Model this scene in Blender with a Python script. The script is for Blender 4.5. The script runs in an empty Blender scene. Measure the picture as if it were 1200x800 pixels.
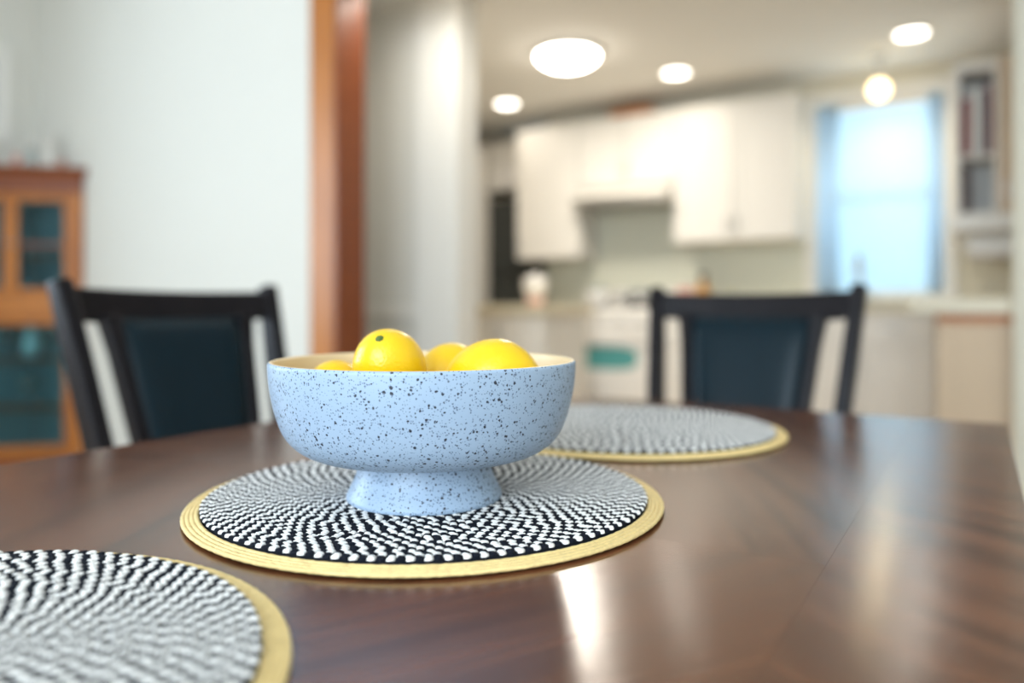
import bpy, bmesh, math, random
from mathutils import Vector, Matrix
C = bpy.context.scene.collection
PI = math.pi
random.seed(7)

# ------------------------------------------------------------------ camera, world, lights, exposure
F, CX, YH = 892.0, 600.0, 361.0          # focal length in pixels, principal column, horizon row (1200x800 frame)
TH = 0.553                               # the room is turned this much from the view direction
SN, CS = math.sin(TH), math.cos(TH)
CAMZ, TABLE_Z = 0.905, 0.75
cam_d = bpy.data.cameras.new('camera'); cam = bpy.data.objects.new('camera', cam_d); C.objects.link(cam)
cam.location = (0, 0, CAMZ); cam.rotation_euler = (PI/2, 0, TH)
cam_d.sensor_width = 36.0; cam_d.lens = 36.0*F/1200
cam_d.shift_y = -(400-YH)/1200
cam_d.clip_start = 0.02
cam_d.dof.use_dof = True; cam_d.dof.focus_distance = 0.50; cam_d.dof.aperture_fstop = cam_d.lens/13.0
cam_d.dof.aperture_blades = 0
S = bpy.context.scene
S.camera = cam
S.view_settings.view_transform = 'Standard'; S.view_settings.look = 'None'
S.view_settings.gamma = 1.0; S.view_settings.use_curve_mapping = False
S.view_settings.exposure = 0.60
w = bpy.data.worlds.new('sky'); S.world = w; w.use_nodes = True
bg = w.node_tree.nodes['Background']; bg.inputs[0].default_value = (0.62, 0.82, 1.0, 1); bg.inputs[1].default_value = 0.9

def area(name, loc, rot, sx, sy, power, col):
    d = bpy.data.lights.new(name, 'AREA'); d.shape = 'RECTANGLE'; d.size = sx; d.size_y = sy; d.energy = power; d.color = col
    o = bpy.data.objects.new(name, d); C.objects.link(o); o.location = loc; o.rotation_euler = rot
    return o
# daylight outside the three windows
area('daylight_side_window', (-4.95, -0.45, 1.65), (0, -PI/2, 0), 1.7, 1.9, 74, (0.80, 0.90, 1.0))
area('daylight_near_window', (0.1, -2.55, 1.65), (PI/2, 0, 0), 2.4, 1.7, 105, (0.84, 0.92, 1.0))
area('daylight_kitchen_window', (-0.52, 5.95, 1.7), (-PI/2, 0, 0), 1.6, 1.6, 10, (0.66, 0.87, 1.0))

# ------------------------------------------------------------------ helpers
def vx(x, U):                             # pixel column on the plane y = U  ->  world x
    r = (x-CX)/F
    return U*(CS*r-SN)/(SN*r+CS)
def zy(x, y, U):                          # pixel on the plane y = U -> world z
    d = U/(SN*(x-CX)/F+CS)
    return CAMZ+(YH-y)*d/F

class MB:
    def __init__(s): s.v = []; s.f = []
    def add(s, vs, fs):
        n = len(s.v); s.v += [tuple(v) for v in vs]; s.f += [tuple(n+i for i in f) for f in fs]; return s
    def box(s, x0, x1, y0, y1, z0, z1, M=None):
        vs = [Vector((x, y, z)) for z in (z0, z1) for y in (y0, y1) for x in (x0, x1)]
        if M: vs = [M @ v for v in vs]
        return s.add(vs, [(0, 2, 3, 1), (4, 5, 7, 6), (0, 1, 5, 4), (2, 6, 7, 3), (0, 4, 6, 2), (1, 3, 7, 5)])
    def lathe(s, prof, n=32, M=None, cap0=True, cap1=True):
        vs = []; fs = []
        for r, z in prof:
            for i in range(n):
                a = 2*PI*i/n; vs.append(Vector((r*math.cos(a), r*math.sin(a), z)))
        for k in range(len(prof)-1):
            for i in range(n):
                j = (i+1) % n
                fs.append((k*n+i, k*n+j, (k+1)*n+j, (k+1)*n+i))
        if cap0: fs.append(tuple(range(n-1, -1, -1)))
        if cap1: fs.append(tuple(range((len(prof)-1)*n, len(prof)*n)))
        if M: vs = [M @ v for v in vs]
        return s.add(vs, fs)
    def sweep(s, pts, hw, hd, up=None):    # rectangular tube along points with half width / half depth per point; side axis x, depth axis from path
        vs = []; fs = []
        pts = [Vector(p) for p in pts]
        for i, p in enumerate(pts):
            t = (pts[min(i+1, len(pts)-1)]-pts[max(i-1, 0)]).normalized()
            sx = Vector(up or (1, 0, 0)); sx = (sx-t*sx.dot(t)).normalized(); dy = t.cross(sx)
            a = hw[i] if isinstance(hw, (list, tuple)) else hw; b = hd[i] if isinstance(hd, (list, tuple)) else hd
            vs += [p-sx*a-dy*b, p+sx*a-dy*b, p+sx*a+dy*b, p-sx*a+dy*b]
        for i in range(len(pts)-1):
            for k in range(4):
                l = (k+1) % 4; fs.append((i*4+k, i*4+l, i*4+4+l, i*4+4+k))
        n = len(vs); fs += [(3, 2, 1, 0), (n-4, n-3, n-2, n-1)]
        return s.add(vs, fs)
    def tube(s, pts, r, n=10):
        pts = [Vector(p) for p in pts]; vs = []; fs = []
        for i, p in enumerate(pts):
            t = (pts[min(i+1, len(pts)-1)]-pts[max(i-1, 0)]).normalized()
            a = Vector((0, 0, 1)) if abs(t.z) < .9 else Vector((1, 0, 0))
            a = (a-t*a.dot(t)).normalized(); b = t.cross(a)
            for k in range(n):
                q = 2*PI*k/n; vs.append(p+(a*math.cos(q)+b*math.sin(q))*r)
        for i in range(len(pts)-1):
            for k in range(n):
                l = (k+1) % n; fs.append((i*n+k, i*n+l, i*n+n+l, i*n+n+k))
        m = len(vs); fs += [tuple(range(n-1, -1, -1)), tuple(range(m-n, m))]
        return s.add(vs, fs)
    def build(s, name, mat, parent=None, smooth=False, bevel=0, seg=2, sub=0):
        me = bpy.data.meshes.new(name); me.from_pydata(s.v, [], s.f); me.update()
        bm = bmesh.new(); bm.from_mesh(me); bmesh.ops.recalc_face_normals(bm, faces=bm.faces); bm.to_mesh(me); bm.free()
        me.materials.append(mat)
        o = bpy.data.objects.new(name, me); C.objects.link(o)
        if parent: o.parent = parent
        if bevel:
            m = o.modifiers.new('bevel', 'BEVEL'); m.width = bevel; m.segments = seg; m.limit_method = 'ANGLE'; m.angle_limit = math.radians(40)
        if sub:
            m = o.modifiers.new('sub', 'SUBSURF'); m.levels = sub; m.render_levels = sub
        if smooth or bevel or sub:
            for p in me.polygons: p.use_smooth = True
            if bevel and not smooth: me.set_sharp_from_angle(angle=math.radians(50))
        return o
def box(name, mat, x0, x1, y0, y1, z0, z1, parent=None, bevel=0):
    return MB().box(x0, x1, y0, y1, z0, z1).build(name, mat, parent, bevel=bevel)
def tag(o, label, cat, group=None):
    o['label'] = label; o['category'] = cat
    if group: o['group'] = group
    return o
def thing(name, label, cat, loc=(0, 0, 0), rz=0, group=None):
    o = bpy.data.objects.new(name, None); C.objects.link(o); o.location = loc; o.rotation_euler = (0, 0, rz); o.empty_display_size = .1
    return tag(o, label, cat, group)
def struct(o): o['kind'] = 'structure'; return o
def copy_tree(o, parent=None):
    c = o.copy(); C.objects.link(c); c.parent = parent
    for ch in list(o.children): copy_tree(ch, c)
    return c

# ------------------------------------------------------------------ materials
def mat(name, col, rough=.5, metal=0, coat=0, spec=.5, noise=0, nscale=8, bump=0, bscale=200, trans=0):
    m = bpy.data.materials.new(name); m.use_nodes = True; nt = m.node_tree; b = nt.nodes['Principled BSDF']
    b.inputs['Roughness'].default_value = rough; b.inputs['Metallic'].default_value = metal
    b.inputs['Coat Weight'].default_value = coat; b.inputs['Coat Roughness'].default_value = .12
    b.inputs['Specular IOR Level'].default_value = spec
    b.inputs['Base Color'].default_value = (*col, 1)
    tc = nt.nodes.new('ShaderNodeTexCoord')
    if noise:
        n = nt.nodes.new('ShaderNodeTexNoise'); n.inputs['Scale'].default_value = nscale; n.inputs['Detail'].default_value = 4
        nt.links.new(tc.outputs['Object'], n.inputs['Vector'])
        r = nt.nodes.new('ShaderNodeValToRGB'); r.color_ramp.elements[0].color = (*[c*(1-noise) for c in col], 1); r.color_ramp.elements[1].color = (*[min(1, c*(1+noise)) for c in col], 1)
        nt.links.new(n.outputs[0], r.inputs[0]); nt.links.new(r.outputs[0], b.inputs['Base Color'])
    if bump:
        n = nt.nodes.new('ShaderNodeTexNoise'); n.inputs['Scale'].default_value = bscale
        nt.links.new(tc.outputs['Object'], n.inputs['Vector'])
        bp = nt.nodes.new('ShaderNodeBump'); bp.inputs['Strength'].default_value = bump; bp.inputs['Distance'].default_value = .002
        nt.links.new(n.outputs[0], bp.inputs['Height']); nt.links.new(bp.outputs[0], b.inputs['Normal'])
    return m
def wood(name, c0, c1, angle=0, rough=.3, scale=1.0, bump=.05, coat=0, spec=.5, axis='X'):
    m = bpy.data.materials.new(name); m.use_nodes = True; nt = m.node_tree; b = nt.nodes['Principled BSDF']; L = nt.links.new
    tc = nt.nodes.new('ShaderNodeTexCoord'); mp = nt.nodes.new('ShaderNodeMapping'); mp.inputs['Rotation'].default_value = (0, 0, angle)
    L(tc.outputs['Object'], mp.inputs['Vector'])
    mp2 = nt.nodes.new('ShaderNodeMapping')
    mp2.inputs['Scale'].default_value = {'X': (2.2*scale, 38*scale, 38*scale), 'Z': (38*scale, 38*scale, 2.2*scale)}[axis]
    L(mp.outputs[0], mp2.inputs['Vector'])
    n = nt.nodes.new('ShaderNodeTexNoise'); n.inputs['Scale'].default_value = 1.0; n.inputs['Detail'].default_value = 6; n.inputs['Distortion'].default_value = .6
    L(mp2.outputs[0], n.inputs['Vector'])
    r = nt.nodes.new('ShaderNodeValToRGB'); r.color_ramp.elements[0].position = .3; r.color_ramp.elements[1].position = .72
    r.color_ramp.elements[0].color = (*c0, 1); r.color_ramp.elements[1].color = (*c1, 1)
    L(n.outputs[0], r.inputs[0]); L(r.outputs[0], b.inputs['Base Color'])
    mp3 = nt.nodes.new('ShaderNodeMapping'); mp3.inputs['Scale'].default_value = {'X': (45, 800, 800), 'Z': (800, 800, 45)}[axis]
    L(mp.outputs[0], mp3.inputs['Vector'])
    n2 = nt.nodes.new('ShaderNodeTexNoise'); n2.inputs['Scale'].default_value = 1.0; n2.inputs['Detail'].default_value = 3
    L(mp3.outputs[0], n2.inputs['Vector'])
    bp = nt.nodes.new('ShaderNodeBump'); bp.inputs['Strength'].default_value = bump; bp.inputs['Distance'].default_value = .001
    L(n2.outputs[0], bp.inputs['Height']); L(bp.outputs[0], b.inputs['Normal'])
    b.inputs['Roughness'].default_value = rough; b.inputs['Coat Weight'].default_value = coat; b.inputs['Coat Roughness'].default_value = .15
    b.inputs['Specular IOR Level'].default_value = spec
    return m
def emit(name, col, st):
    m = bpy.data.materials.new(name); m.use_nodes = True; b = m.node_tree.nodes['Principled BSDF']
    b.inputs['Base Color'].default_value = (*col, 1); b.inputs['Emission Color'].default_value = (*col, 1); b.inputs['Emission Strength'].default_value = st
    return m
def glass(name, tint, gloss=.12, rough=.03):
    m = bpy.data.materials.new(name); m.use_nodes = True; nt = m.node_tree; nt.nodes.remove(nt.nodes['Principled BSDF'])
    t = nt.nodes.new('ShaderNodeBsdfTransparent'); t.inputs[0].default_value = (*tint, 1)
    g = nt.nodes.new('ShaderNodeBsdfGlossy'); g.inputs['Roughness'].default_value = rough
    mx = nt.nodes.new('ShaderNodeMixShader'); mx.inputs[0].default_value = gloss
    nt.links.new(t.outputs[0], mx.inputs[1]); nt.links.new(g.outputs[0], mx.inputs[2])
    nt.links.new(mx.outputs[0], nt.nodes['Material Output'].inputs[0])
    return m
def fabric_translucent(name, col, k=.6):
    m = bpy.data.materials.new(name); m.use_nodes = True; nt = m.node_tree; b = nt.nodes['Principled BSDF']
    b.inputs['Base Color'].default_value = (*col, 1); b.inputs['Roughness'].default_value = .8
    t = nt.nodes.new('ShaderNodeBsdfTranslucent'); t.inputs[0].default_value = (*col, 1)
    mx = nt.nodes.new('ShaderNodeMixShader'); mx.inputs[0].default_value = k
    nt.links.new(b.outputs[0], mx.inputs[1]); nt.links.new(t.outputs[0], mx.inputs[2]); nt.links.new(mx.outputs[0], nt.nodes['Material Output'].inputs[0])
    return m
def speckled(name, base, d1, d2):
    m = bpy.data.materials.new(name); m.use_nodes = True; nt = m.node_tree; b = nt.nodes['Principled BSDF']; L = nt.links.new
    tc = nt.nodes.new('ShaderNodeTexCoord'); col = None
    prev = nt.nodes.new('ShaderNodeRGB'); prev.outputs[0].default_value = (*base, 1); prev = prev.outputs[0]
    wn = nt.nodes.new('ShaderNodeTexNoise'); wn.inputs['Scale'].default_value = 420
    L(tc.outputs['Object'], wn.inputs['Vector'])
    wm = nt.nodes.new('ShaderNodeMixRGB'); wm.blend_type = 'ADD'; wm.inputs[0].default_value = .0018
    L(tc.outputs['Object'], wm.inputs[1]); L(wn.outputs[1], wm.inputs[2])
    for sc, rad, keep, dc, soft in ((700, .60, .20, d2, .25), (430, .50, .50, d1, .15), (270, .40, .70, d1, .12)):
        v = nt.nodes.new('ShaderNodeTexVoronoi'); v.inputs['Scale'].default_value = sc
        L(wm.outputs[0], v.inputs['Vector'])
        sep = nt.nodes.new('ShaderNodeSeparateColor'); L(v.outputs['Color'], sep.inputs[0])
        # radius = rad * clamp((rand-keep)/(1-keep))
        mr = nt.nodes.new('ShaderNodeMapRange'); mr.inputs[1].default_value = keep; mr.inputs[2].default_value = 1; mr.inputs[3].default_value = -.05; mr.inputs[4].default_value = rad
        L(sep.outputs[0], mr.inputs[0])
        sb = nt.nodes.new('ShaderNodeMath'); sb.operation = 'SUBTRACT'; L(mr.outputs[0], sb.inputs[0]); L(v.outputs['Distance'], sb.inputs[1])
        m2 = nt.nodes.new('ShaderNodeMapRange'); m2.inputs[1].default_value = 0; m2.inputs[2].default_value = soft; L(sb.outputs[0], m2.inputs[0])
        mx = nt.nodes.new('ShaderNodeMixRGB'); L(m2.outputs[0], mx.inputs[0]); L(prev, mx.inputs[1]); mx.inputs[2].default_value = (*dc, 1)
        prev = mx.outputs[0]
    L(prev, b.inputs['Base Color'])
    b.inputs['Roughness'].default_value = .42
    return m

M = dict(
    wall=mat('dining_wall_paint', (.76, .745, .69), .8, noise=.02, nscale=2),
    kwall=mat('kitchen_wall_paint', (.72, .68, .56), .8, noise=.02, nscale=2),
    ceil=mat('ceiling_paint', (.90, .885, .84), .85, noise=.02, nscale=2),
    white=mat('white_trim_paint', (.84, .82, .77), .45, noise=.01),
    cab=mat('white_cabinet_paint', (.755, .725, .67), .45, noise=.01),
    counter=mat('beige_stone_counter', (.62, .55, .40), .3, noise=.2, nscale=60),
    tan=mat('tan_shaded_panel', (.60, .46, .32), .55, noise=.06),  # beige panels, with their warm shade mixed into the tan
    backsplash=mat('pale_green_backsplash', (.66, .66, .55), .35, noise=.04),
    steel=mat('brushed_steel', (.42, .41, .39), .35, 1, noise=.05),
    nickel=mat('nickel', (.6, .6, .6), .25, 1, noise=.03),
    black=mat('black_enamel', (.012, .013, .014), .25, noise=.1),
    fridge=mat('black_fridge', (.030, .034, .032), .35, noise=.1),
    oak=wood('orange_oak', (.36, .105, .010), (.56, .20, .030), rough=.36, axis='Z'),
    oakx=wood('orange_oak_rail', (.36, .105, .010), (.56, .20, .030), rough=.36),
    oakd=wood('dark_cherry', (.16, .034, .008), (.27, .07, .016), rough=.38),
    floor=wood('floor_oak', (.44, .32, .21), (.60, .47, .33), angle=PI/2, rough=.35),
    t_core=wood('table_core', (.018, .007, .004), (.036, .014, .008), rough=.3),
    chair=wood('espresso_wood', (.004, .003, .005), (.008, .006, .008), rough=.36, axis='Z', bump=.02, spec=.2),
    leather=mat('navy_leather', (.002, .012, .019), .28, spec=.18, noise=.15, nscale=30, bump=.12, bscale=350),
    mat_base=mat('dark_braid', (.010, .012, .016), .9, spec=.15, noise=.2, nscale=200),
    mat_white=mat('white_braid', (.84, .82, .79), .75, noise=.12, nscale=180),
    mat_black=mat('black_braid', (.007, .009, .015), .85, spec=.15, noise=.2, nscale=180),
    straw=mat('gold_straw', (.84, .62, .27), .55, noise=.22, nscale=300, bump=.4, bscale=900),
    bowl=speckled('speckled_blue_glaze', (.335, .44, .57), (.02, .025, .04), (.10, .14, .21)),
    bowl_in=mat('cream_glaze', (.80, .62, .37), .4, noise=.06, nscale=20),
    lemon=mat('lemon_peel', (.86, .53, .004), .30, noise=.05, nscale=25, bump=.22, bscale=420),
    stem=mat('green_stem', (.07, .12, .02), .7, noise=.3, nscale=200),
    shade=fabric_translucent('window_shade_slat', (.80, .90, .95), .6),
    curtain=fabric_translucent('pale_curtain', (.84, .92, .98), .75),
    pane=glass('window_pane', (.95, .98, 1.0), .06),
    teal=glass('teal_cabinet_glass', (.62, .82, .86), .025, .15),
    ovenglass=mat('teal_oven_glass', (.09, .33, .32), .2, noise=.1),
    lamp=emit('lit_diffuser', (1.0, .93, .82), 5), dome=emit('lit_dome', (1.0, .93, .82), 13), hall_fill=emit('hall_fill_glow', (1.0, .93, .82), 3), warm=emit('warm_bulb', (1.0, .78, .45), 3.0),
    ceramic=mat('white_ceramic', (.80, .77, .72), .3, noise=.03), pink=mat('pink_band', (.70, .38, .32), .4, noise=.05),
    amber=mat('amber_bottle', (.55, .27, .07), .25, noise=.1), red=mat('red_cover', (.23, .03, .025), .5, noise=.1),
    grey=mat('grey_cover', (.20, .24, .25), .5, noise=.1), brown=mat('brown_cover', (.07, .03, .022), .5, noise=.1),
    lining=mat('blue_grey_lining', (.20, .30, .32), .6, noise=.05),
    clear=glass('clear_glass', (.80, .86, .86), .25), paper=mat('white_paper', (.82, .80, .76), .85, noise=.02),
    art=mat('pale_print', (.55, .58, .66), .7, noise=.5, nscale=9), green=mat('yellow_green_fruit', (.50, .45, .04), .45, noise=.1),
)

# ------------------------------------------------------------------ the room
VC, UW, UK = -4.65, 2.30, 5.50            # left wall x, dividing wall y, kitchen back wall y
OPL, OPR = vx(395, UW), 0.60              # opening in the dividing wall
VR = 1.6
struct(box('floor', M['floor'], VC-.2, VR+.2, -2.6, 6.3, -.1, 0))
struct(box('ceiling', M['ceil'], VC-.2, VR+.2, -2.6, UW+.14, 2.8, 2.9))
struct(box('ceiling_kitchen', M['ceil'], VC-.2, VR+.2, UW+.14, 6.3, 2.45, 2.55))
def pierced(name, m, axis, p0, p1, a0, a1, z1, hole):   # wall with one rectangular hole (a range, z range)
    b = MB(); h0, h1, hz0, hz1 = hole
    for (s0, s1, t0, t1) in ((a0, h0, 0, z1), (h1, a1, 0, z1), (h0, h1, 0, hz0), (h0, h1, hz1, z1)):
        if s1-s0 > 1e-4 and t1-t0 > 1e-4:
            b.box(p0, p1, s0, s1, t0, t1) if axis == 'x' else b.box(s0, s1, p0, p1, t0, t1)
    return struct(b.build(name, m))
pierced('wall_left', M['wall'], 'x', VC-.15, VC, -2.6, 6.3, 2.8, (-1.4, .5, .75, 2.5))
pierced('wall_near', M['wall'], 'y', -2.45, -2.3, VC, VR, 2.8, (-1.1, 1.3, .8, 2.5))
struct(box('wall_right', M['wall'], VR, VR+.15, -2.45, 6.3, 0, 2.8))
pierced('wall_dividing', M['wall'], 'y', UW, UW+.14, VC, VR, 2.8, (OPL, OPR, 0, 2.25))
WX0, WX1 = vx(957, UK), vx(1106, UK)
WZ0, WZ1 = .99, 2.28
FV = vx(630, 5.35)                        # right end of the fridge recess
b = MB()
for (s0, s1, t0, t1) in ((FV, WX0, 0, 2.45), (WX1, VR, 0, 2.45), (WX0, WX1, 0, WZ0), (WX0, WX1, WZ1, 2.45)):
    b.box(s0, s1, UK, UK+.15, t0, t1)
struct(b.build('wall_far', M['kwall']))
struct(box('wall_fridge_recess', M['kwall'], VC, FV, 6.12, 6.27, 0, 2.45))
US = 3.0; SX = vx(537, US)
struct(box('wall_kitchen_stub', M['wall'], VC, SX, US, US+.14, 0, 2.45))
struct(box('wall_kitchen_pier', M['kwall'], vx(1187, 3.6), VR, 3.42, 3.56, 0, 2.45))
# trims
t = struct(box('trim_1', M['oak'], vx(363, UW-.02), OPL+.004, UW-.022, UW, 0, 2.36, bevel=.004))
struct(box('trim_2', M['oakd'], OPL, OPL+.018, UW-.022, UW+.15, 0, 2.25, bevel=.003))
struct(box('trim_3', M['oakx'], vx(363, UW-.02), OPR+.1, UW-.022, UW, 2.25, 2.36, bevel=.004))
struct(box('trim_4', M['white'], vx(487, US-.02), SX+.012, US-.025, US+.145, 0, 2.449, bevel=.006))
struct(box('trim_5', M['white'], VC, vx(487, US-.02), US-.015, US, .86, .92, bevel=.004))
struct(box('baseboard_left', M['oakx'], VC, VC+.018, -2.3, UW, 0, .13, bevel=.004))
struct(box('baseboard_far', M['oakx'], VC+.02, vx(363, UW-.02), UW-.018, UW, 0, .13, bevel=.004))
struct(box('baseboard_stub', M['white'], VC, vx(487, US-.02), US-.018, US, 0, .13, bevel=.004))
# windows
def window(name, axis, p, a0, a1, z0, z1, inner):
    root = bpy.data.objects.new(name, None); C.objects.link(root); struct(root)
    def bx(nm, m, s0, s1, q0, q1, t0, t1):
        q0, q1 = sorted((p+q0*inner, p+q1*inner))
        return box(nm, m, q0, q1, s0, s1, t0, t1, root, bevel=.003) if axis == 'x' else box(nm, m, s0, s1, q0, q1, t0, t1, root, bevel=.003)
    cw = .07
    bx('casing', M['white'], a0-cw, a0, 0, .02, z0-cw, z1+cw); bx('casing', M['white'], a1, a1+cw, 0, .02, z0-cw, z1+cw)
    bx('casing', M['white'], a0, a1, 0, .02, z1, z1+cw); bx('sill', M['white'], a0-cw, a1+cw, 0, .05, z0-.035, z0)
    mz = (z0+z1)/2
    bx('sash', M['white'], a0, a1, -.09, -.06, mz-.02, mz+.02)
    for s in ((a0, a0+.03), (a1-.03, a1)): bx('sash', M['white'], s[0], s[1], -.09, -.06, z0, z1)
    for s in ((z0, z0+.035), (z1-.035, z1)): bx('sash', M['white'], a0+.03, a1-.03, -.09, -.06, s[0], s[1])
    bx('pane', M['pane'], a0+.03, a1-.03, -.078, -.074, z0+.035, mz-.02); bx('pane', M['pane'], a0+.03, a1-.03, -.078, -.074, mz+.02, z1-.035)
    return root
window('window_1', 'y', UK, WX0, WX1, WZ0, WZ1, -1)
window('window_2', 'x', VC, -1.4, .5, .75, 2.5, 1)
window('window_3', 'y', -2.3, -1.1, 1.3, .8, 2.5, 1)
# kitchen window dressing
sh = thing('window_blind', 'pale blue wide-slat blind filling the kitchen window', 'blind', ((WX0+WX1)/2, UK+.03, WZ0))
ww = (WX1-WX0)/2-.085
box('headrail', M['white'], -ww, ww, -.02, .02, WZ1-WZ0-.06, WZ1-WZ0-.005, sh, bevel=.004)
nsl = 15
for k in range(nsl):
    z = .03+k*(WZ1-WZ0-.11)/nsl
    Mx = Matrix.Translation((0, 0, z+.04)) @ Matrix.Rotation(.22, 4, 'X')
    MB().box(-ww, ww, -.0015, .0015, -.041, .041, Mx).build('slat', M['shade'], sh)
for (cx0, cx1, lb) in ((WX0+.005, WX0+.14, 'sheer pale curtain hanging beside the blind toward the wall cabinets'), (WX1-.085, WX1-.005, 'sheer pale curtain hanging beside the blind toward the cookbook shelf')):
    n = 26; bb = MB(); vs = []; fs = []
    for i in range(n+1):
        x = cx0+(cx1-cx0)*i/n; y = UK-.028+.012*math.sin(i*1.25)
        vs += [(x, y, WZ0+.01), (x, y, WZ1-.02)]
    for i in range(n): fs.append((2*i, 2*i+2, 2*i+3, 2*i+1))
    o = bb.add(vs, fs).build('curtain', M['curtain'], smooth=True)
    sm = o.modifiers.new('s', 'SOLIDIFY'); sm.thickness = .0015
    tag(o, lb, 'curtain', 'kitchen curtains')

# ------------------------------------------------------------------ kitchen cabinets
def cabinet(name, label, cat, x0, x1, y0, y1, z0, z1, doors, m=None, handle='low', rows=1, group=None, drawer=0):
    m = m or M['cab']
    t = thing(name, label, cat, ((x0+x1)/2, (y0+y1)/2, z0), group=group)
    w_, d_, h_ = (x1-x0)/2, (y1-y0)/2, z1-z0
    box('body', m, -w_, w_, -d_, d_, 0, h_, t, bevel=.002)
    dw = 2*w_/doors
    for i in range(doors):
        a, c = -w_+i*dw+.004, -w_+(i+1)*dw-.004
        segs = [(0.004, h_-.004, 'door')] if not drawer else [(0.10, h_-drawer-.006, 'door'), (h_-drawer+.002, h_-.006, 'drawer')]
        for (zz0, zz1, nm) in segs:
            b = MB(); s = min(.055, (zz1-zz0)*.3); y_ = -d_
            b.box(a, a+s, y_-.02, y_-.001, zz0, zz1).box(c-s, c, y_-.02, y_-.001, zz0, zz1).box(a+s, c-s, y_-.02, y_-.001, zz0, zz0+s).box(a+s, c-s, y_-.02, y_-.001, zz1-s, zz1).box(a+s, c-s, y_-.011, y_-.001, zz0+s, zz1-s)
            dr = b.build(nm, m, t)
            if nm == 'drawer':
                hb = MB().tube([((a+c)/2-.05, y_-.038, (zz0+zz1)/2), ((a+c)/2+.05, y_-.038, (zz0+zz1)/2)], .005).box((a+c)/2-.05, (a+c)/2-.042, y_-.038, y_-.02, (zz0+zz1)/2-.004, (zz0+zz1)/2+.004).box((a+c)/2+.042, (a+c)/2+.05, y_-.038, y_-.02, (zz0+zz1)/2-.004, (zz0+zz1)/2+.004)
            else:
                hx = c-.028 if i % 2 == 0 and doors > 1 else a+.028
                hz = zz0+.06 if handle == 'low' else zz1-.16
                hb = MB().tube([(hx, y_-.038, hz), (hx, y_-.038, hz+.1)], .005).box(hx-.004, hx+.004, y_-.038, y_-.02, hz+.008, hz+.016).box(hx-.004, hx+.004, y_-.038, y_-.02, hz+.084, hz+.092)
            hb.build('handle', M['nickel'], dr)
    return t
UU = 5.15
xa, xb, xc, xd = vx(607, UU), vx(680, UU), vx(790, UU), vx(934, UU)
cabinet('wall_cabinet', 'white wall cabinet between the black fridge and the range hood', 'cabinet', xa, xb, UU, UK-.001, 1.29, 2.30, 1)
cabinet('wall_cabinet', 'short white two-door wall cabinet above the range hood', 'cabinet', xb+.002, xc-.002, UU, UK-.001, 1.80, 2.30, 2)
cabinet('wall_cabinet', 'tall white two-door wall cabinet between the range hood and window', 'cabinet', xc, xd, UU, UK-.001, 1.36, 2.30, 2)
cabinet('wall_cabinet', 'white deep cabinet mounted above the black fridge', 'cabinet', vx(552, 5.3), FV-.005, 5.42, 6.1, 1.90, 2.30, 2)
cabinet('pantry_cabinet', 'tall narrow white pantry cabinet beside the black fridge', 'cabinet', vx(573, 5.34)-.36, vx(573, 5.34), 5.0, 5.34, 0, 2.22, 1)
# wooden box lying on top of the cabinets
tag(box('wooden_box', M['oakx'], vx(715, 5.2), vx(762, 5.2), 5.2, 5.38, 2.301, 2.37, bevel=.004), 'orange-brown wooden box lying on top of the wall cabinets', 'box')
# hood
h = thing('range_hood', 'slim under-cabinet range hood above the white range', 'range hood', ((xb+xc)/2, 5.2, 1.66))
hw = (xc-xb)/2-.01
MB().add([(-hw, -.2, 0), (hw, -.2, 0), (hw, .29, 0), (-hw, .29, 0), (-hw, -.2, .05), (hw, -.2, .05), (hw, -.04, .137), (-hw, -.04, .137), (hw, .29, .137), (-hw, .29, .137)],
         [(0, 3, 2, 1), (0, 1, 5, 4), (4, 5, 6, 7), (7, 6, 8, 9), (2, 3, 9, 8), (0, 4, 7, 9, 3), (1, 2, 8, 6, 5)]).build('shell', M['cab'], h, bevel=.003)
box('front_lip', M['steel'], -hw, hw, -.21, -.195, -.012, .045, h, bevel=.003)
box('filter', M['steel'], -hw+.05, hw-.05, -.15, .22, -.012, .0, h)
# backsplash
struct(box('wall_backsplash', M['backsplash'], FV, WX0-.075, UK-.012, UK, .93, 1.80))
# fridge
fx0, fx1 = vx(573, 5.34)-.12, FV-.01
fr = thing('refrigerator', 'black two-door refrigerator in a recess beside the wall cabinets', 'refrigerator', ((fx0+fx1)/2, 5.72, 0))
fw = (fx1-fx0)/2
box('body', M['fridge'], -fw, fw, -.3, .38, .02, 1.82, fr, bevel=.01)
for z0, z1 in ((.06, 1.18), (1.19, 1.81)):
    d = box('door', M['fridge'], -fw, fw, -.36, -.305, z0, z1, fr, bevel=.012)
    MB().tube([(fw-.05, -.40, z0+.1), (fw-.05, -.40, min(z1-.08, z0+.6))], .011).build('handle', M['fridge'], d, smooth=True)
# base run
ub = 4.90
rx0, rx1 = vx(645, 4.86), vx(768, 4.86)
ex = 0.16
def base(label, x0, x1, n): cabinet('base_cabinet', label, 'cabinet', x0, x1, ub, UK-.001, 0, .87, n, handle='high', drawer=.15)
base('white base cabinet under the counter between fridge and range', FV+.005, rx0-.01, 1)
base('white base cabinet under the counter right beside the range', rx1+.01, vx(905, ub), 1)
base('white sink base cabinet under the kitchen window', vx(905, ub)+.004, vx(1096, ub), 2)
tag(box('countertop', M['counter'], FV+.002, rx0-.006, ub-.03, UK-.013, .872, .912, bevel=.004), 'short beige stone countertop between fridge and range', 'countertop')
tag(box('countertop', M['counter'], rx1+.006, VR-.01, ub-.03, UK-.013, .872, .912, bevel=.004), 'long beige stone countertop under the kitchen window', 'countertop')
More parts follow.
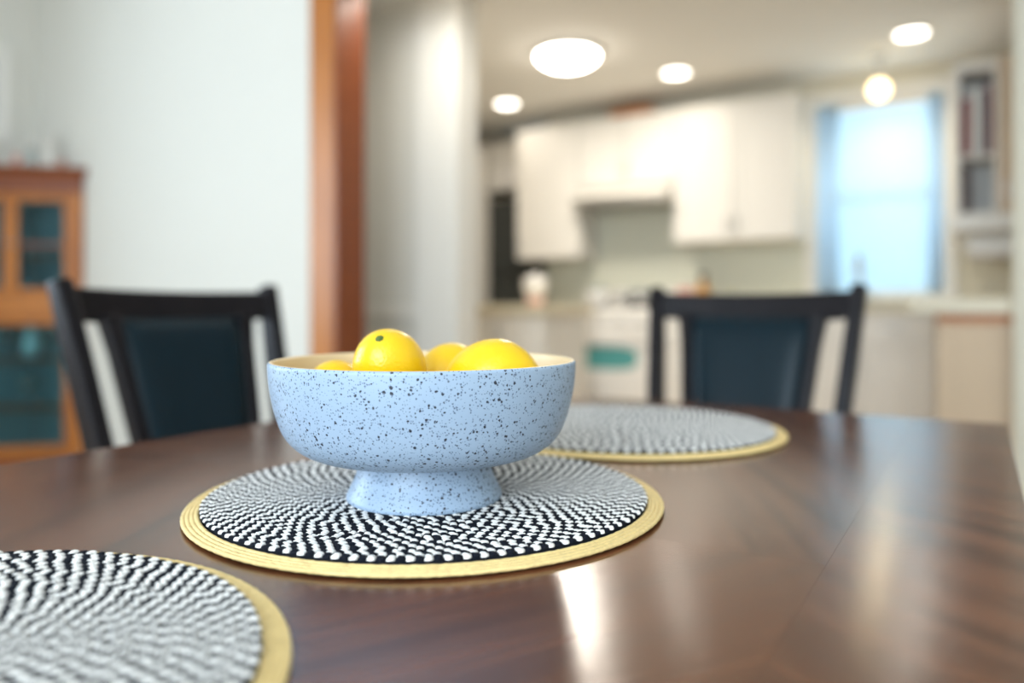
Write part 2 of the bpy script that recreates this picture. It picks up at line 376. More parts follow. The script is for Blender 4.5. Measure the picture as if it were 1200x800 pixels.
# range
rg = thing('range', 'white kitchen range with teal oven window and black cooktop', 'range', ((rx0+rx1)/2, 5.16, 0)); rw = (rx1-rx0)/2
box('body', M['ceramic'], -rw, rw, -.30, .32, .03, .905, rg, bevel=.006)
box('cooktop', M['black'], -rw+.02, rw-.02, -.27, .25, .906, .914, rg, bevel=.003)
box('back_panel', M['ceramic'], -rw, rw, .26, .32, .905, 1.05, rg, bevel=.008)
box('control_panel', M['ceramic'], -rw, rw, -.335, -.30, .80, .90, rg, bevel=.006)
for k in range(5):
    MB().lathe([(.022, 0), (.02, .025), (.0, .026)], 16, Matrix.Translation((-rw+.1+k*(2*rw-.2)/4, -.335, .85)) @ Matrix.Rotation(PI/2, 4, 'X'), cap1=False).build('knob', M['ceramic'], rg, smooth=True)
od = box('oven_door', M['ceramic'], -rw+.005, rw-.005, -.335, -.30, .25, .79, rg, bevel=.006)
zw0, zw1 = zy(700, 432, 4.83), zy(700, 405, 4.83)
nn = 24; vs = []
pw = .29
for i in range(nn):
    a = 2*PI*i/nn; ca, sa = math.cos(a), math.sin(a)
    vs.append((pw*math.copysign(abs(ca)**.5, ca), 0, (zw0+zw1)/2+(zw1-zw0)/2*math.copysign(abs(sa)**.6, sa)))
fr_ = [(x, -.337, z) for x, y, z in vs]+[(x, -.334, z) for x, y, z in vs]
MB().add(fr_, [tuple(range(nn)), tuple(range(2*nn-1, nn-1, -1))]+[(i, (i+1) % nn, nn+(i+1) % nn, nn+i) for i in range(nn)]).build('oven_window', M['ovenglass'], od)
MB().tube([(-rw+.06, -.385, .75), (rw-.06, -.385, .75)], .012).box(-rw+.07, -rw+.09, -.385, -.33, .74, .76).box(rw-.09, rw-.07, -.385, -.33, .74, .76).build('handle', M['ceramic'], od, smooth=True)
box('drawer', M['ceramic'], -rw+.005, rw-.005, -.33, -.30, .06, .235, rg, bevel=.006)
# left peninsula in front of the fridge
px0, px1 = vx(530, 4.0), vx(640, 4.0)
cabinet('peninsula_cabinet', 'white kitchen peninsula cabinet standing in front of the black fridge', 'cabinet', px0, px1, 4.0, 4.55, 0, .86, 2, handle='high')
tag(box('countertop', M['counter'], px0-.03, px1+.03, 3.94, 4.6, .862, .925, bevel=.006), 'beige stone countertop of the peninsula in front of the fridge', 'countertop')
# right peninsula
qx0 = vx(1097, 3.62)
q = thing('peninsula_cabinet', 'tan paneled breakfast peninsula beside the sink base cabinet', 'cabinet', (qx0, 3.62, 0))
box('body', M['tan'], 0, VR-.02-qx0, 0, .6, 0, .88, q, bevel=.004)
box('toe_board', M['tan'], .0, VR-.02-qx0, -.012, -.001, 0, .12, q, bevel=.003)
box('cap_rail', M['oakx'], .0, VR-.02-qx0, -.014, -.001, .845, .88, q, bevel=.003)
tag(box('countertop', M['counter'], qx0-.10, VR-.01, 3.575, 4.26, .882, .945, bevel=.006), 'beige stone countertop on the tan peninsula', 'countertop')
# open shelf cabinet on the right with books
UE = 4.6; sx0, sx1, sx2 = vx(1117, UE), vx(1166, UE), vx(1230, UE)
sc = thing('shelf_cabinet', 'white wall cabinet with open end shelves beside the kitchen window', 'cabinet', (sx0, UE, 1.38))
H = 2.13-1.38
box('side_panel', M['cab'], 0, .03, 0, .85, 0, H, sc, bevel=.002)
box('divider', M['cab'], sx1-sx0-.002, sx1-sx0+.018, 0, .85, 0, H, sc, bevel=.002)
box('back_panel', M['cab'], .03, sx1-sx0-.002, .28, .30, 0, H, sc)
box('top_panel', M['cab'], 0, sx1-sx0+.018, -.002, .85, H, H+.05, sc, bevel=.003)
zs = [0.0, .30]
for z in zs: box('shelf', M['cab'], .03, sx1-sx0-.002, .0, .28, z, z+.018, sc, bevel=.002)
box('bottom_shelf', M['cab'], -.01, sx2-sx0, -.12, .85, -.085, -.002, sc, bevel=.004)
cabinet('wall_cabinet', 'tan wall cabinet beyond the open cookbook shelves', 'cabinet', sx1+.02, sx2+.3, UE-.02, UE+.85, 1.385, 2.18, 1, M['tan'])
for (bx0, wd, zz, hh, mm, lb) in ((.034, .045, .318, .30, 'red', 'tall red cookbook on the upper open shelf'), (.082, .034, .318, .345, 'paper', 'white-spined cookbook between red and grey ones on upper shelf'), (.118, .028, .318, .33, 'grey', 'grey cookbook beside the short red one on upper shelf'), (.147, .020, .318, .36, 'red', 'thin red cookbook at the divider end of the upper shelf'), (.036, .04, .018, .25, 'brown', 'dark brown book on the lower open shelf')):
    bk = thing('cookbook', lb, 'book', (sx0+bx0, UE+.03, 1.38+zz+.001), group='cookbooks on the open end shelves')
    box('cover', M[mm], 0, wd, 0, .004, 0, hh, bk, bevel=.001); box('cover', M[mm], 0, .003, .004, .19, 0, hh, bk); box('cover', M[mm], wd-.003, wd, .004, .19, 0, hh, bk)
    box('pages', M['paper'], .003, wd-.003, .005, .185, .004, hh-.004, bk)
pt = thing('paper_towel_roll', 'white paper towel roll mounted under the open shelf cabinet', 'paper towel', (sx0+.20, UE-.02, 1.215))
Rx = Matrix.Rotation(PI/2, 4, 'Y')
MB().lathe([(.02, -.13), (.06, -.13), (.06, .13), (.02, .13)], 24, Rx, cap0=False, cap1=False).build('roll', M['paper'], pt, smooth=False)
MB().tube([(-.15, 0, 0), (.15, 0, 0)], .008).box(-.155, -.147, -.01, .01, -.01, .078).box(.147, .155, -.01, .01, -.01, .078).build('holder', M['white'], pt)

# counter things
def lathe_thing(name, label, cat, loc, parts, group=None):
    t = thing(name, label, cat, loc, group=group)
    for nm, prof, m in parts: MB().lathe(prof, 28).build(nm, m, t, smooth=True)
    return t
lathe_thing('canister', 'white canister with pink base on the left peninsula counter', 'canister', (vx(627, 4.3), 4.3, .926), [('base', [(.05, 0), (.055, .01), (.057, .05)], M['pink']), ('body', [(.0575, .05), (.075, .10), (.08, .14), (.075, .165)], M['ceramic']), ('lid', [(.077, .166), (.07, .18), (.015, .19), (.015, .20), (.0, .203)], M['ceramic'])])
lathe_thing('crock', 'cream crock with dark lid on the range cooktop', 'crock', (vx(700, 5.0), 5.04, .915), [('body', [(.06, 0), (.075, .02), (.08, .09), (.07, .11)], M['ceramic']), ('lid', [(.072, .111), (.05, .135), (.015, .142), (.018, .165), (0, .168)], M['grey'])])
pan = lathe_thing('frying_pan', 'black frying pan on the range cooktop', 'pan', (vx(751, 5.0)+.02, 5.0, .915), [('body', [(.11, 0), (.14, .05), (.135, .05), (.105, .006)], M['black'])])
MB().sweep([(.135, 0, .045), (.22, 0, .06), (.30, 0, .062)], .012, .006, up=(0, 1, 0)).build('handle', M['black'], pan, bevel=.003)
pot = lathe_thing('stockpot', 'low dark pot at the back of the range cooktop', 'pot', (vx(752, 5.28), 5.27, .915), [('body', [(.10, 0), (.105, .01), (.105, .09)], M['steel']), ('lid', [(.108, .091), (.09, .11), (.015, .12), (.018, .14), (0, .143)], M['grey'])])
lathe_thing('jar', 'pinkish white jar on the counter beside the amber bottle', 'jar', (vx(803, 5.2), 5.2, .913), [('body', [(.055, 0), (.06, .01), (.06, .12), (.05, .135)], M['pink']), ('lid', [(.052, .136), (.052, .155), (0, .157)], M['ceramic'])])
lathe_thing('bottle', 'amber bottle with black cap on the counter right of the range', 'bottle', (vx(824, 5.2), 5.2, .913), [('body', [(.042, 0), (.045, .01), (.045, .12), (.02, .17), (.018, .19)], M['amber']), ('cap', [(.024, .191), (.024, .235), (0, .237)], M['black'])])
lathe_thing('pear', 'yellow-green pear on the counter behind the dining chair', 'pear', (vx(858, 5.1), 5.1, .913), [('body', [(.012, 0), (.035, .012), (.042, .035), (.03, .065), (.018, .085), (.004, .092)], M['green']), ('stem', [(.003, .092), (.002, .11)], M['brown'])])
# faucet
fa = thing('faucet', 'curved nickel gooseneck faucet in front of the kitchen window', 'faucet', (vx(1008, 5.38), 5.38, .913))
MB().lathe([(.028, 0), (.028, .012), (.018, .02), (.016, .06)], 20).build('base', M['nickel'], fa, smooth=True)
MB().tube([(0, 0, .05), (0, 0, .26)]+[(0, -.08+.08*math.cos(a), .26+.08*math.sin(a)) for a in [PI*i/10 for i in range(1, 11)]]+[(0, -.16, .21)], .012, 12).build('spout', M['nickel'], fa, smooth=True)
MB().tube([(.015, 0, .05), (.07, 0, .085)], .007).build('lever', M['nickel'], fa, smooth=True)

# ceiling lights
def lamp_light(loc, power, size, col, parent):
    d = bpy.data.lights.new('lamp_light', 'AREA'); d.shape = 'DISK'; d.size = size; d.energy = power; d.color = col
    o = bpy.data.objects.new('lamp_light', d); C.objects.link(o); o.parent = parent; o.location = loc
WARM = (1.0, .92, .80)
def ceil_at(x, y, z):                     # point of the ceiling plane seen at a pixel
    d = (z-CAMZ)*F/(YH-y); X = (x-CX)/F*d
    return (CS*X-SN*d, SN*X+CS*d)
p = ceil_at(665, 70, 2.40)
dl = thing('ceiling_light', 'large round flush-mount dome light on the kitchen ceiling', 'ceiling light', (p[0], p[1], 2.449))
MB().lathe([(.20, 0), (.20, -.025), (.185, -.03)], 40).build('rim', M['white'], dl, smooth=False)
MB().lathe([(.183, -.03), (.165, -.055), (.12, -.08), (.06, -.093), (.004, -.096)], 40, cap0=False).build('dome', M['dome'], dl, smooth=True)
lamp_light((0, 0, -.105), 16, .34, WARM, dl)
for (x, y, lb) in ((594, 122, 'recessed downlight in the kitchen ceiling above the black fridge side'), (792, 86, 'recessed downlight in the ceiling before the tall two-door wall cabinet'), (1068, 40, 'recessed downlight in the kitchen ceiling nearest the open cookbook shelves')):
    p = ceil_at(x, y, 2.44)
    dn = thing('recessed_downlight', lb, 'downlight', (p[0], p[1], 2.449), group='recessed kitchen downlights')
    MB().lathe([(.10, 0), (.10, -.006), (.082, -.012), (.08, -.002)], 32).build('trim_ring', M['white'], dn)
    MB().lathe([(.079, -.003), (.079, -.006), (.0, -.0065)], 32).build('lens', M['lamp'], dn)
    lamp_light((0, 0, -.02), 1.3, .15, WARM, dn)
hl = thing('ceiling_light', 'added round fill light, out of view, in the passage between dining room and kitchen', 'ceiling light', (-1.95, 2.58, 2.449))  # added out-of-view lamp, brightens the stub wall beyond the opening
MB().lathe([(.15, 0), (.15, -.025), (.135, -.03)], 40).build('rim', M['white'], hl, smooth=False)
MB().lathe([(.133, -.03), (.12, -.055), (.08, -.075), (.004, -.088)], 40, cap0=False).build('dome', M['hall_fill'], hl, smooth=True)
lamp_light((0, 0, -.10), 4, .25, WARM, hl)
pn = thing('pendant_light', 'small warm globe pendant hanging in front of the kitchen window', 'pendant light', (vx(1030, 5.15), 5.15, zy(1030, 105, 5.15)))
MB().lathe([(.004, -.06), (.03, -.052), (.052, -.03), (.06, 0), (.052, .03), (.03, .052), (.02, .057)], 24).build('globe', M['warm'], pn, smooth=True)
top = 2.449-pn.location.z
MB().lathe([(.024, .055), (.024, .085), (.006, .09), (.005, top-.02), (.045, top-.015), (.045, top)], 20).build('stem', M['nickel'], pn)
lamp_light((0, 0, -.07), 2, .1, (1, .8, .5), pn)

# ------------------------------------------------------------------ corner china cabinet
LC = .50
cc = thing('china_cabinet', 'orange oak corner china cabinet with glazed doors', 'cabinet', (VC+.004, UW-.004, 0))
cc.rotation_euler = (0, 0, PI/4)
# local: corner at origin, room towards -y; front plane at y = -LC/sqrt2
fy = -LC/math.sqrt(2); hw = LC/math.sqrt(2)*.985
zt = 1.66
bt = .02
def tri(name, z0, z1, m, s=1.0, parent=cc, drop=0.02):
    y = fy*s; x = hw*s
    vs = [(-x, y, z0), (x, y, z0), (.012, -.02, z0), (-.012, -.02, z0)]
    vs += [(a, c, z1) for a, c, _ in vs]
    return MB().add(vs, [(0, 3, 2, 1), (4, 5, 6, 7), (0, 1, 5, 4), (1, 2, 6, 5), (2, 3, 7, 6), (3, 0, 4, 7)]).build(name, m, parent)
tri('base', 0, .10, M['oakd']); tri('bottom', .10, .13, M['oak'], .98)
for z in (.36, .62, .855, 1.18): tri('shelf', z, z+.018, M['oakd'], .95)
tri('roof', zt-.05, zt-.02, M['oakd'], .985)
for s in (-1, 1):                        # two back panels along the walls
    L_ = LC*.985
    Mx = Matrix.Rotation(-s*PI/4 if s > 0 else PI/4, 4, 'Z')
    if s > 0: MB().box(.03, L_-.02, -.03, -.016, .13, zt-.05, Matrix.Rotation(-PI/4, 4, 'Z')).build('back_panel', M['lining'], cc)
    else: MB().box(-L_+.02, -.03, -.03, -.016, .13, zt-.05, Matrix.Rotation(PI/4, 4, 'Z')).build('back_panel', M['lining'], cc)
for s in (-1, 1):
    x0, x1 = sorted((s*hw, s*(hw-.055)))
    box('corner_post', M['oak'], x0, x1, fy-.012, fy+.012, .10, zt-.06, cc, bevel=.003)
box('frieze', M['oakd'], -hw, hw, fy-.014, fy+.012, zt-.135, zt-.04, cc, bevel=.003)
cr = MB(); 
cr.add([(-hw-.03, fy-.05, zt), (hw+.03, fy-.05, zt), (hw+.03, fy+.02, zt), (-hw-.03, fy+.02, zt), (-hw-.005, fy-.016, zt-.06), (hw+.005, fy-.016, zt-.06), (hw+.005, fy+.012, zt-.06), (-hw-.005, fy+.012, zt-.06)],
       [(0, 1, 2, 3), (7, 6, 5, 4), (0, 4, 5, 1), (1, 5, 6, 2), (2, 6, 7, 3), (3, 7, 4, 0)])
cr.build('cornice', M['oakd'], cc, bevel=.004)
box('waist_rail', M['oakx'], -hw+.055, hw-.055, fy-.012, fy+.012, .862, .975, cc, bevel=.003)
iw = hw-.057
def glazed(z0, z1, a, c, mun, tall):
    b = MB(); s = .035; y0, y1 = fy-.012, fy+.008
    b.box(a, a+s, y0, y1, z0, z1).box(c-s, c, y0, y1, z0, z1).box(a+s, c-s, y0, y1, z0, z0+s).box(a+s, c-s, y0, y1, z1-s*1.2, z1)
    d = b.build('door', M['oak'], cc, bevel=.002)
    zl = z0+s
    for k in range(mun+1):
        zh = zl+(z1-1.2*s-z0-s)/(mun+1)
        box('pane', M['teal'], a+s, c-s, fy-.003, fy, zl+.001, zh-.001, d)
        if k < mun: box('muntin', M['oakd'], a+s, c-s, y0+.003, y1-.002, zh-.009, zh+.009, d)
        zl = zh
    hx = c-.018 if a < -.01 else a+.018
    MB().lathe([(.006, 0), (.011, .012), (.008, .02), (0, .022)], 14, Matrix.Translation((hx, fy-.012, (z0+z1)/2)) @ Matrix.Rotation(PI/2, 4, 'X')).build('knob', M['nickel'], d, smooth=True)
for (a, c) in ((-iw, -.001), (.001, iw)):
    glazed(.978, zt-.14, a, c, 1, True)
glazed(.135, .858, -iw, iw, 0, True)
def cpos(x, y, z):
    v = Matrix.Rotation(PI/4, 4, 'Z') @ Vector((x, y, z)); return (v.x+VC+.004, v.y+UW-.004, v.z)
gob = [('bowl', [(.018, 0), (.02, .006), (.006, .012), (.006, .06), (.035, .09), (.042, .13), (.036, .155), (.034, .155), (.04, .13), (.033, .092), (0, .066)], M['clear'])]
for i, (x, y, z, lb) in enumerate(((.05, -.26, .379, 'clear stemmed goblet behind the lower glass door, toward the hinge'), (.15, -.27, .639, 'clear stemmed goblet on the middle shelf of the china cabinet'), (-.06, -.24, .639, 'clear stemmed goblet in the middle of the china cabinet shelf'))):
    lathe_thing('goblet', lb, 'glass', cpos(x, y, z), gob, 'goblets in the china cabinet')
lathe_thing('vase', 'white ceramic vase behind the lower glass of the china cabinet', 'vase', cpos(.06, -.25, .639), [('body', [(.03, 0), (.045, .04), (.04, .10), (.022, .15), (.028, .17), (.024, .17), (.018, .15), (0, .14)], M['ceramic'])])
lathe_thing('pitcher', 'blue-grey ceramic jar behind the upper cabinet doors', 'jar', cpos(.06, -.24, .874), [('body', [(.04, 0), (.06, .05), (.055, .12), (.03, .16), (.035, .18)], M['grey'])])
# things on top of the cabinet (roof panel at zt-.02)
ztop = zt-.019
def fig(x, y, s, m, lb):
    lathe_thing('figurine', lb, 'figurine', cpos(x, y, ztop), [('body', [(.028*s, 0), (.032*s, .02*s), (.022*s, .07*s), (.026*s, .10*s), (.012*s, .125*s)], m), ('head', [(.008*s, .124*s), (.02*s, .14*s), (.02*s, .16*s), (.008*s, .172*s), (0, .173*s)], M['ceramic'])], 'figurines on the china cabinet')
fig(.16, -.275, 1.25, M['ceramic'], 'white figurine on top of the china cabinet, largest of the row')
fig(.07, -.275, 1.1, M['clear'], 'clear glass figurine on top of the china cabinet')
fig(.23, -.30, .6, M['pink'], 'small pink figurine on top of the china cabinet toward the white wall')
fig(0, -.275, .8, M['pink'], 'medium pink figurine on top of the china cabinet toward the picture')
# framed picture on the left wall
pf = thing('framed_picture', 'white framed pale print hanging above the china cabinet', 'picture', (VC+.001, 1.88, 1.82))
for (y0, y1, z0, z1) in ((-.28, -.245, 0, .55), (.245, .28, 0, .55), (-.245, .245, 0, .035), (-.245, .245, .515, .55)):
    box('frame', M['white'], 0, .025, y0, y1, z0, z1, pf, bevel=.003)
box('mount', M['paper'], .001, .010, -.245, .245, .035, .515, pf); box('print', M['art'], .010, .012, -.17, .2, .11, .44, pf)

# ------------------------------------------------------------------ dining table
TX0, TX1, TY0, TY1 = -.827, .029, -.235, 1.213
tcx, tcy = (TX0+TX1)/2, (TY0+TY1)/2
tb = thing('dining_table', 'dark brown wooden dining table with diamond-matched veneer top', 'table', (tcx, tcy, 0))
hx, hy = (TX1-TX0)/2, (TY1-TY0)/2
box('top_core', M['t_core'], -hx+.001, hx-.001, -hy+.001, hy-.001, TABLE_Z-.035, TABLE_Z-.004, tb, bevel=.004)
BW = .109
def tm(i, ang): return wood('table_veneer_%d' % i, (.046, .014, .006), (.160, .056, .024), angle=ang, rough=.19, scale=1.0, bump=.10, spec=.9)
def slab(name, pts, m):
    n = len(pts); vs = [(x, y, TABLE_Z-.0045) for x, y in pts]+[(x, y, TABLE_Z) for x, y in pts]
    return MB().add(vs, [tuple(range(n-1, -1, -1)), tuple(range(n, 2*n))]+[(i, (i+1) % n, n+(i+1) % n, n+i) for i in range(n)]).build(name, m, tb, )
g = .00006
ix, iy = hx-BW, hy-BW
mside, mend = tm(0, .5), tm(1, PI/2-.5)
slab('border_board', [(ix+g, -hy), (hx, -hy), (hx, hy), (ix+g, hy)], mside)
slab('border_board', [(-hx, -hy), (-ix-g, -hy), (-ix-g, hy), (-hx, hy)], tm(2, -.5))
slab('border_board', [(-ix+g, iy+g), (ix-g, iy+g), (ix-g, hy), (-ix+g, hy)], mend)
slab('border_board', [(-ix+g, -hy), (ix-g, -hy), (ix-g, -iy-g), (-ix+g, -iy-g)], mend)
k = 3
for sx in (-1, 1):
    for sy in (-1, 1):
        a = math.atan2(iy, ix)*(-1 if sx*sy > 0 else 1)
        pts = [(sx*g, sy*g), (sx*(ix-g), sy*g), (sx*(ix-g), sy*(iy-g)), (sx*g, sy*(iy-g))]
        if sx*sy < 0: pts = pts[::-1]
        slab('veneer_panel', pts, tm(k, -a)); k += 1
for s in (-1, 1):
    box('apron', M['t_core'], s*(hx-.07)-.011, s*(hx-.07)+.011, -hy+.08, hy-.08, TABLE_Z-.125, TABLE_Z-.036, tb, bevel=.002)
    box('apron', M['t_core'], -hx+.09, hx-.09, s*(hy-.07)-.011, s*(hy-.07)+.011, TABLE_Z-.125, TABLE_Z-.036, tb, bevel=.002)
    for q in (-1, 1):
        MB().sweep([(s*(hx-.075), q*(hy-.075), 0), (s*(hx-.075), q*(hy-.075), .5), (s*(hx-.075), q*(hy-.075), TABLE_Z-.036)], [.026, .036, .038], [.026, .036, .038]).build('leg', M['t_core'], tb, bevel=.004)

# ------------------------------------------------------------------ placemats
def stitches(white):
    b = MB(); p = .0028; lane = 0
    rnd = random.Random(3)
    while .004+lane*p < .1770:
        r = .004+lane*p; ring = lane//2; r_ring = .004+(ring*2+.5)*p
        P = .0112; band = ring//4; r_band = .004+(band*8+3.5)*p; n = max(5, round(2*PI*r_band/P)); ph = (ring % 2)*.5+.07*math.sin(ring*2.3)+(lane % 2)*.04
        for i in range(n):
            a = 2*PI*(i+ph+(0 if white else .5)+rnd.uniform(-.06, .06))/n
            L_, W_ = (.0030, .0019) if white else (.0034, .0018)
            z0, hh = (.0068, .0021) if white else (.0068, .0020)
            hh *= rnd.uniform(.88, 1.1); L_ *= rnd.uniform(.88, 1.1)
            sl = (.38 if lane % 2 else -.38)+rnd.uniform(-.14, .14)
            rr = r+rnd.uniform(-.0003, .0003)
            cx, cy = rr*math.cos(a), rr*math.sin(a); tx, ty = -math.sin(a+sl), math.cos(a+sl); nx, ny = ty, -tx
            base = len(b.v); k = 8
            for s, zf in ((1, 0), (.90, .62), (.62, .94)):
                for q in range(k):
                    t_ = 2*PI*q/k; u_, v_ = L_*s*math.cos(t_), W_*s*math.sin(t_)
                    b.v.append((cx+tx*u_+nx*v_, cy+ty*u_+ny*v_, z0+hh*zf))
            b.v.append((cx, cy, z0+hh))
            for l in (0, 1):
                for q in range(k):
                    q2 = (q+1) % k; b.f.append((base+l*k+q, base+l*k+q2, base+l*k+k+q2, base+l*k+k+q))
            for q in range(k): b.f.append((base+2*k+q, base+2*k+(q+1) % k, base+3*k))
        lane += 1
    return b
def rope(R, rad, z, n=300):
    b = MB(); k = 8; vs = []; fs = []
    for i in range(n):
        a = 2*PI*i/n
        rr = rad*(1+.10*math.sin(i*2*PI/2.5+R*900))
        for q in range(k):
            t_ = 2*PI*q/k+.6*math.sin(i*.9)
            vs.append(((R+rr*1.02*math.cos(t_))*math.cos(a), (R+rr*1.02*math.cos(t_))*math.sin(a), z+rr*.8*math.sin(t_)))
    for i in range(n):
        j = (i+1) % n
        for q in range(k):
            q2 = (q+1) % k; fs.append((i*k+q, j*k+q, j*k+q2, i*k+q2))
    return b.add(vs, fs)
pm = thing('placemat', 'round black and white woven placemat with gold straw border under the blue bowl', 'placemat', (0, 0, 0), group='round woven placemats along the table')
MB().lathe([(.1745, .0005), (.1755, .002), (.1745, .0062), (.171, .0074), (.02, .0074)], 120).build('woven_base', M['mat_base'], pm, smooth=True)
o = stitches(True).build('white_stitching', M['mat_white'], pm, smooth=True); o['kind'] = 'stuff'
o = stitches(False).build('black_stitching', M['mat_black'], pm, smooth=True); o['kind'] = 'stuff'
for i in range(4): rope(.1785+i*.0031, .0019, .0040-i*.0005).build('straw_rope', M['straw'], pm, smooth=True)
pm.location = (CS*-.0664-SN*.618, SN*-.0664+CS*.618, TABLE_Z+.0003); pm.scale = (.982, .982, 1)
MAT1 = pm.location.copy()
for (X, d, sc_, rz, lb) in ((.137, .966, 1.06, 1.1, 'round black and white woven placemat with gold border before the far dining chair'), (-.2775, .287, .985, 2.3, 'round black and white woven placemat with gold border at the empty table end')):
    c = copy_tree(pm); c.location = (CS*X-SN*d, SN*X+CS*d, TABLE_Z+.0003); c.rotation_euler.z = rz; c.scale = (sc_, sc_, 1); c['label'] = lb

# ------------------------------------------------------------------ bowl
BX, BD = -.0680, .594
bl = thing('footed_bowl', 'pale blue speckled footed bowl of lemons on the woven placemat', 'bowl', (CS*BX-SN*BD, SN*BX+CS*BD, TABLE_Z+.0088))
tilt = .02; ax = Vector((CS, SN, 0))      # leans back a hair on the uneven weave
bl.scale = (1, 1, 1.045)
def catmull(pts, n=6):
    out = []
    P_ = [pts[0]]+list(pts)+[pts[-1]]
    for i in range(1, len(P_)-2):
        for j in range(n):
            t_ = j/n; a, b_, c_, d_ = P_[i-1], P_[i], P_[i+1], P_[i+2]
            out.append(tuple(.5*((2*b_[k])+(-a[k]+c_[k])*t_+(2*a[k]-5*b_[k]+4*c_[k]-d_[k])*t_*t_+(-a[k]+3*b_[k]-3*c_[k]+d_[k])*t_**3) for k in (0, 1)))
    out.append(tuple(pts[-1])); return out
outer = catmull([(.046, .0310), (.060, .0313), (.075, .0325), (.088, .0355), (.0985, .0415), (.1065, .0510), (.1120, .0650), (.1155, .080), (.1170, .092), (.1173, .1000)])
outer += [(.1168, .1012), (.1160, .1017)]
MB().lathe(outer, 96, cap1=False).build('body', M['bowl'], bl, smooth=True)
inner = [(.1160, .1017), (.1148, .1019), (.1136, .1014), (.1131, .1000)]+catmull([(.1128, .096), (.1112, .080), (.1075, .066), (.1015, .0545), (.093, .0475), (.080, .0440), (.05, .0425), (.002, .042)])
MB().lathe(inner, 96, cap0=False).build('interior', M['bowl_in'], bl, smooth=True)
foot = catmull([(.0500, .0320), (.0505, .0275), (.0530, .0175), (.0575, .0080), (.0600, .0030)])+[(.0600, .0008), (.0592, 0), (.052, 0)]
MB().lathe(foot, 80).build('foot', M['bowl'], bl, smooth=True)

# lemons
def lemon_mesh(L_, R_, nip=.10, seed=0):
    n, m = 28, 22; b = MB(); prof = []
    for i in range(m+1):
        t_ = i/m; a = PI*t_
        z = -math.cos(a); r = math.sin(a)**.92
        zz = L_/2*(z*(1-nip*.9)+ (nip*.9)*math.copysign(abs(z)**9, z))
        if i in (0, m): r = .0
        r = r*R_*(1+.03*math.sin(3*z+seed))
        prof.append((max(r, .0004), zz))
    return b.lathe(prof, n)
def lemon(X, D, z, L_, R_, axis, label, stem=False, seed=0, nip=.10):
    """X, D: offset from the bowl centre to the right / away from the viewer; axis given in (right, away, up)"""
    c = bl.location
    t = thing('lemon', label, 'lemon', (c.x+CS*X-SN*D, c.y+SN*X+CS*D, c.z+z), group='lemons in the blue bowl')
    a = Vector((CS*axis[0]-SN*axis[1], SN*axis[0]+CS*axis[1], axis[2])).normalized()
    t.rotation_mode = 'QUATERNION'; t.rotation_quaternion = Vector((0, 0, 1)).rotation_difference(a)
    lemon_mesh(L_, R_, nip, seed).build('peel', M['lemon'], t, smooth=True, sub=1)
    if stem:
        MB().lathe([(.0036, L_/2-.0030), (.0036, L_/2-.0006), (.0020, L_/2+.0008), (.0003, L_/2+.0008)], 7).build('stem_scar', M['stem'], t)
    return t
lemon(-.0240, -.016, .0985, .074, .0275, (-.10, -.62, .62), 'upright yellow lemon showing its small green stem scar', True, 0, .04)
lemon(.0545, -.020, .0940, .074, .0290, (1, -.25, -.06), 'yellow lemon lying on its side, longest of those above the rim', False, 1)
lemon(.018, .040, .0900, .068, .0270, (.5, .8, .1), 'yellow lemon half hidden behind the lying one', False, 2)
lemon(-.072, .012, .0815, .060, .0240, (-.2, .9, .1), 'yellow lemon just peeking over the bowl rim', False, 3)
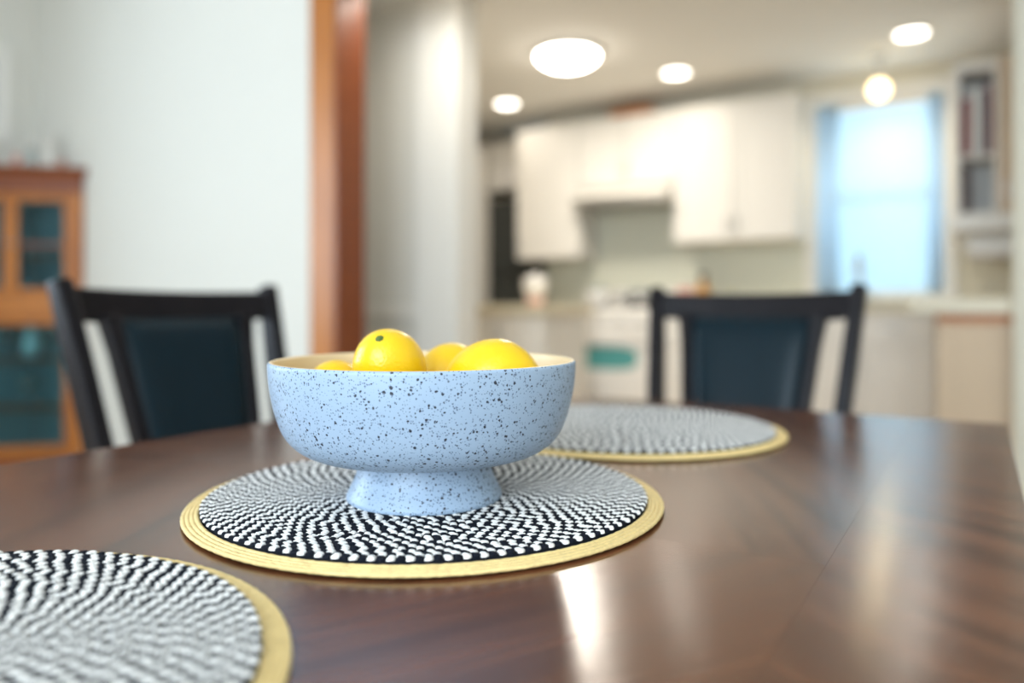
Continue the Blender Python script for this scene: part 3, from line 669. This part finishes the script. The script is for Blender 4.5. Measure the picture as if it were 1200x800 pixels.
# ------------------------------------------------------------------ chairs
def ry(z): return (.945-z)*.27          # recline of the back: front of the rail line at height z
def make_chair(label, loc, rz):
    t = thing('dining_chair', label, 'chair', loc, rz, 'dining chairs at the table')
    W = M['chair']
    for s in (-1, 1):
        px = lambda z: s*(.170+.042*max(0, (z-.40)/.545)**1.2)
        zs = [.0, .2, .42, .5, .6, .7, .8, .9, .951]
        pts = [(px(z), ry(max(z, .42))-(0 if z >= .42 else .10*((.42-z)/.42)**1.5), z) for z in zs]
        MB().sweep(pts, [.015, .016, .017, .017, .016, .015, .015, .015, .0145], [.018, .021, .024, .024, .023, .022, .021, .019, .017]).build('back_post', W, t, bevel=.005, seg=3)
        st = [(s*(.087+.052*((z-.47)/.42)**.8), ry(z)-.002, z) for z in (.47, .55, .65, .75, .83, .892)]
        MB().sweep(st, [.012]*5+[.017], .013).build('back_stile', W, t, bevel=.003)
        MB().sweep([(s*.195, .535, 0), (s*.195, .535, .40)], [.016, .021], [.016, .021]).build('leg', W, t, bevel=.004)
        box('seat_rail', W, s*.186-.011, s*.186+.011, .13, .53, .375, .435, t, bevel=.003)
        box('stretcher', W, s*.184-.009, s*.184+.009, .07, .53, .17, .20, t, bevel=.003)
    # curved crest rail
    n = 12; vs = []; fs = []
    for i in range(n+1):
        x = -.198+.396*i/n; c = -.018*(1-(x/.198)**2)
        for (dy, z) in ((-.011, .884), (.011, .884), (.011, .940), (-.011, .940)):
            z2 = z+(.004*(1-(x/.198)**2)*-1 if z > .9 else .006*(1-(x/.198)**4)*-1)
            vs.append((x, ry(z)+c+dy, z2))
    for i in range(n):
        for k in range(4): l = (k+1) % 4; fs.append((4*i+k, 4*i+l, 4*i+4+l, 4*i+4+k))
    fs += [(3, 2, 1, 0), (4*n, 4*n+1, 4*n+2, 4*n+3)]
    MB().add(vs, fs).build('crest_rail', W, t, bevel=.004)
    box('lower_rail', W, -.17, .17, ry(.47)-.011, ry(.47)+.011, .445, .49, t, bevel=.003)
    # padded leather panel
    a, bnum = 14, 16; vs = []; fs = []
    for side in (1, -1):
        for j in range(bnum+1):
            z = .488+(.886-.488)*j/bnum; hwid = .076+.052*(max(0, (z-.47))/.42)**.8
            for i in range(a+1):
                u_ = -1+2*i/a; e = max(0, 1-abs(u_)**6)**.5*max(0, 1-abs(2*j/bnum-1)**10)**.5
                vs.append((hwid*u_, ry(z)-.004*(1-u_*u_)+side*(.004+.012*e), z))
    m = (a+1)*(bnum+1)
    for j in range(bnum):
        for i in range(a):
            q0 = j*(a+1)+i; fs.append((q0, q0+1, q0+a+2, q0+a+1)); fs.append((m+q0, m+q0+a+1, m+q0+a+2, m+q0+1))
    for j in range(bnum):
        for i in (0, a): q0 = j*(a+1)+i; fs.append((q0, q0+a+1, m+q0+a+1, m+q0))
    for i in range(a):
        for j in (0, bnum): q0 = j*(a+1)+i; fs.append((q0, q0+1, m+q0+1, m+q0))
    MB().add(vs, fs).build('back_pad', M['leather'], t, smooth=True)['label'] = 'dark navy leather back panel'
    box('seat_rail', W, -.175, .175, .525, .547, .375, .435, t, bevel=.003)
    vs = [(-.20, .145), (.20, .145), (.225, .565), (-.225, .565)]
    MB().add([(x, y, .436) for x, y in vs]+[(x, y, .476) for x, y in vs], [(3, 2, 1, 0), (4, 5, 6, 7), (0, 1, 5, 4), (1, 2, 6, 5), (2, 3, 7, 6), (3, 0, 4, 7)]).build('seat', M['leather'], t, bevel=.016, seg=4)
    return t
make_chair('espresso dining chair with navy leather back standing before the kitchen', (-.42, 1.66, 0), PI)
make_chair('espresso dining chair with navy leather back near the china cabinet', (-1.277, .880, 0), -PI/2)
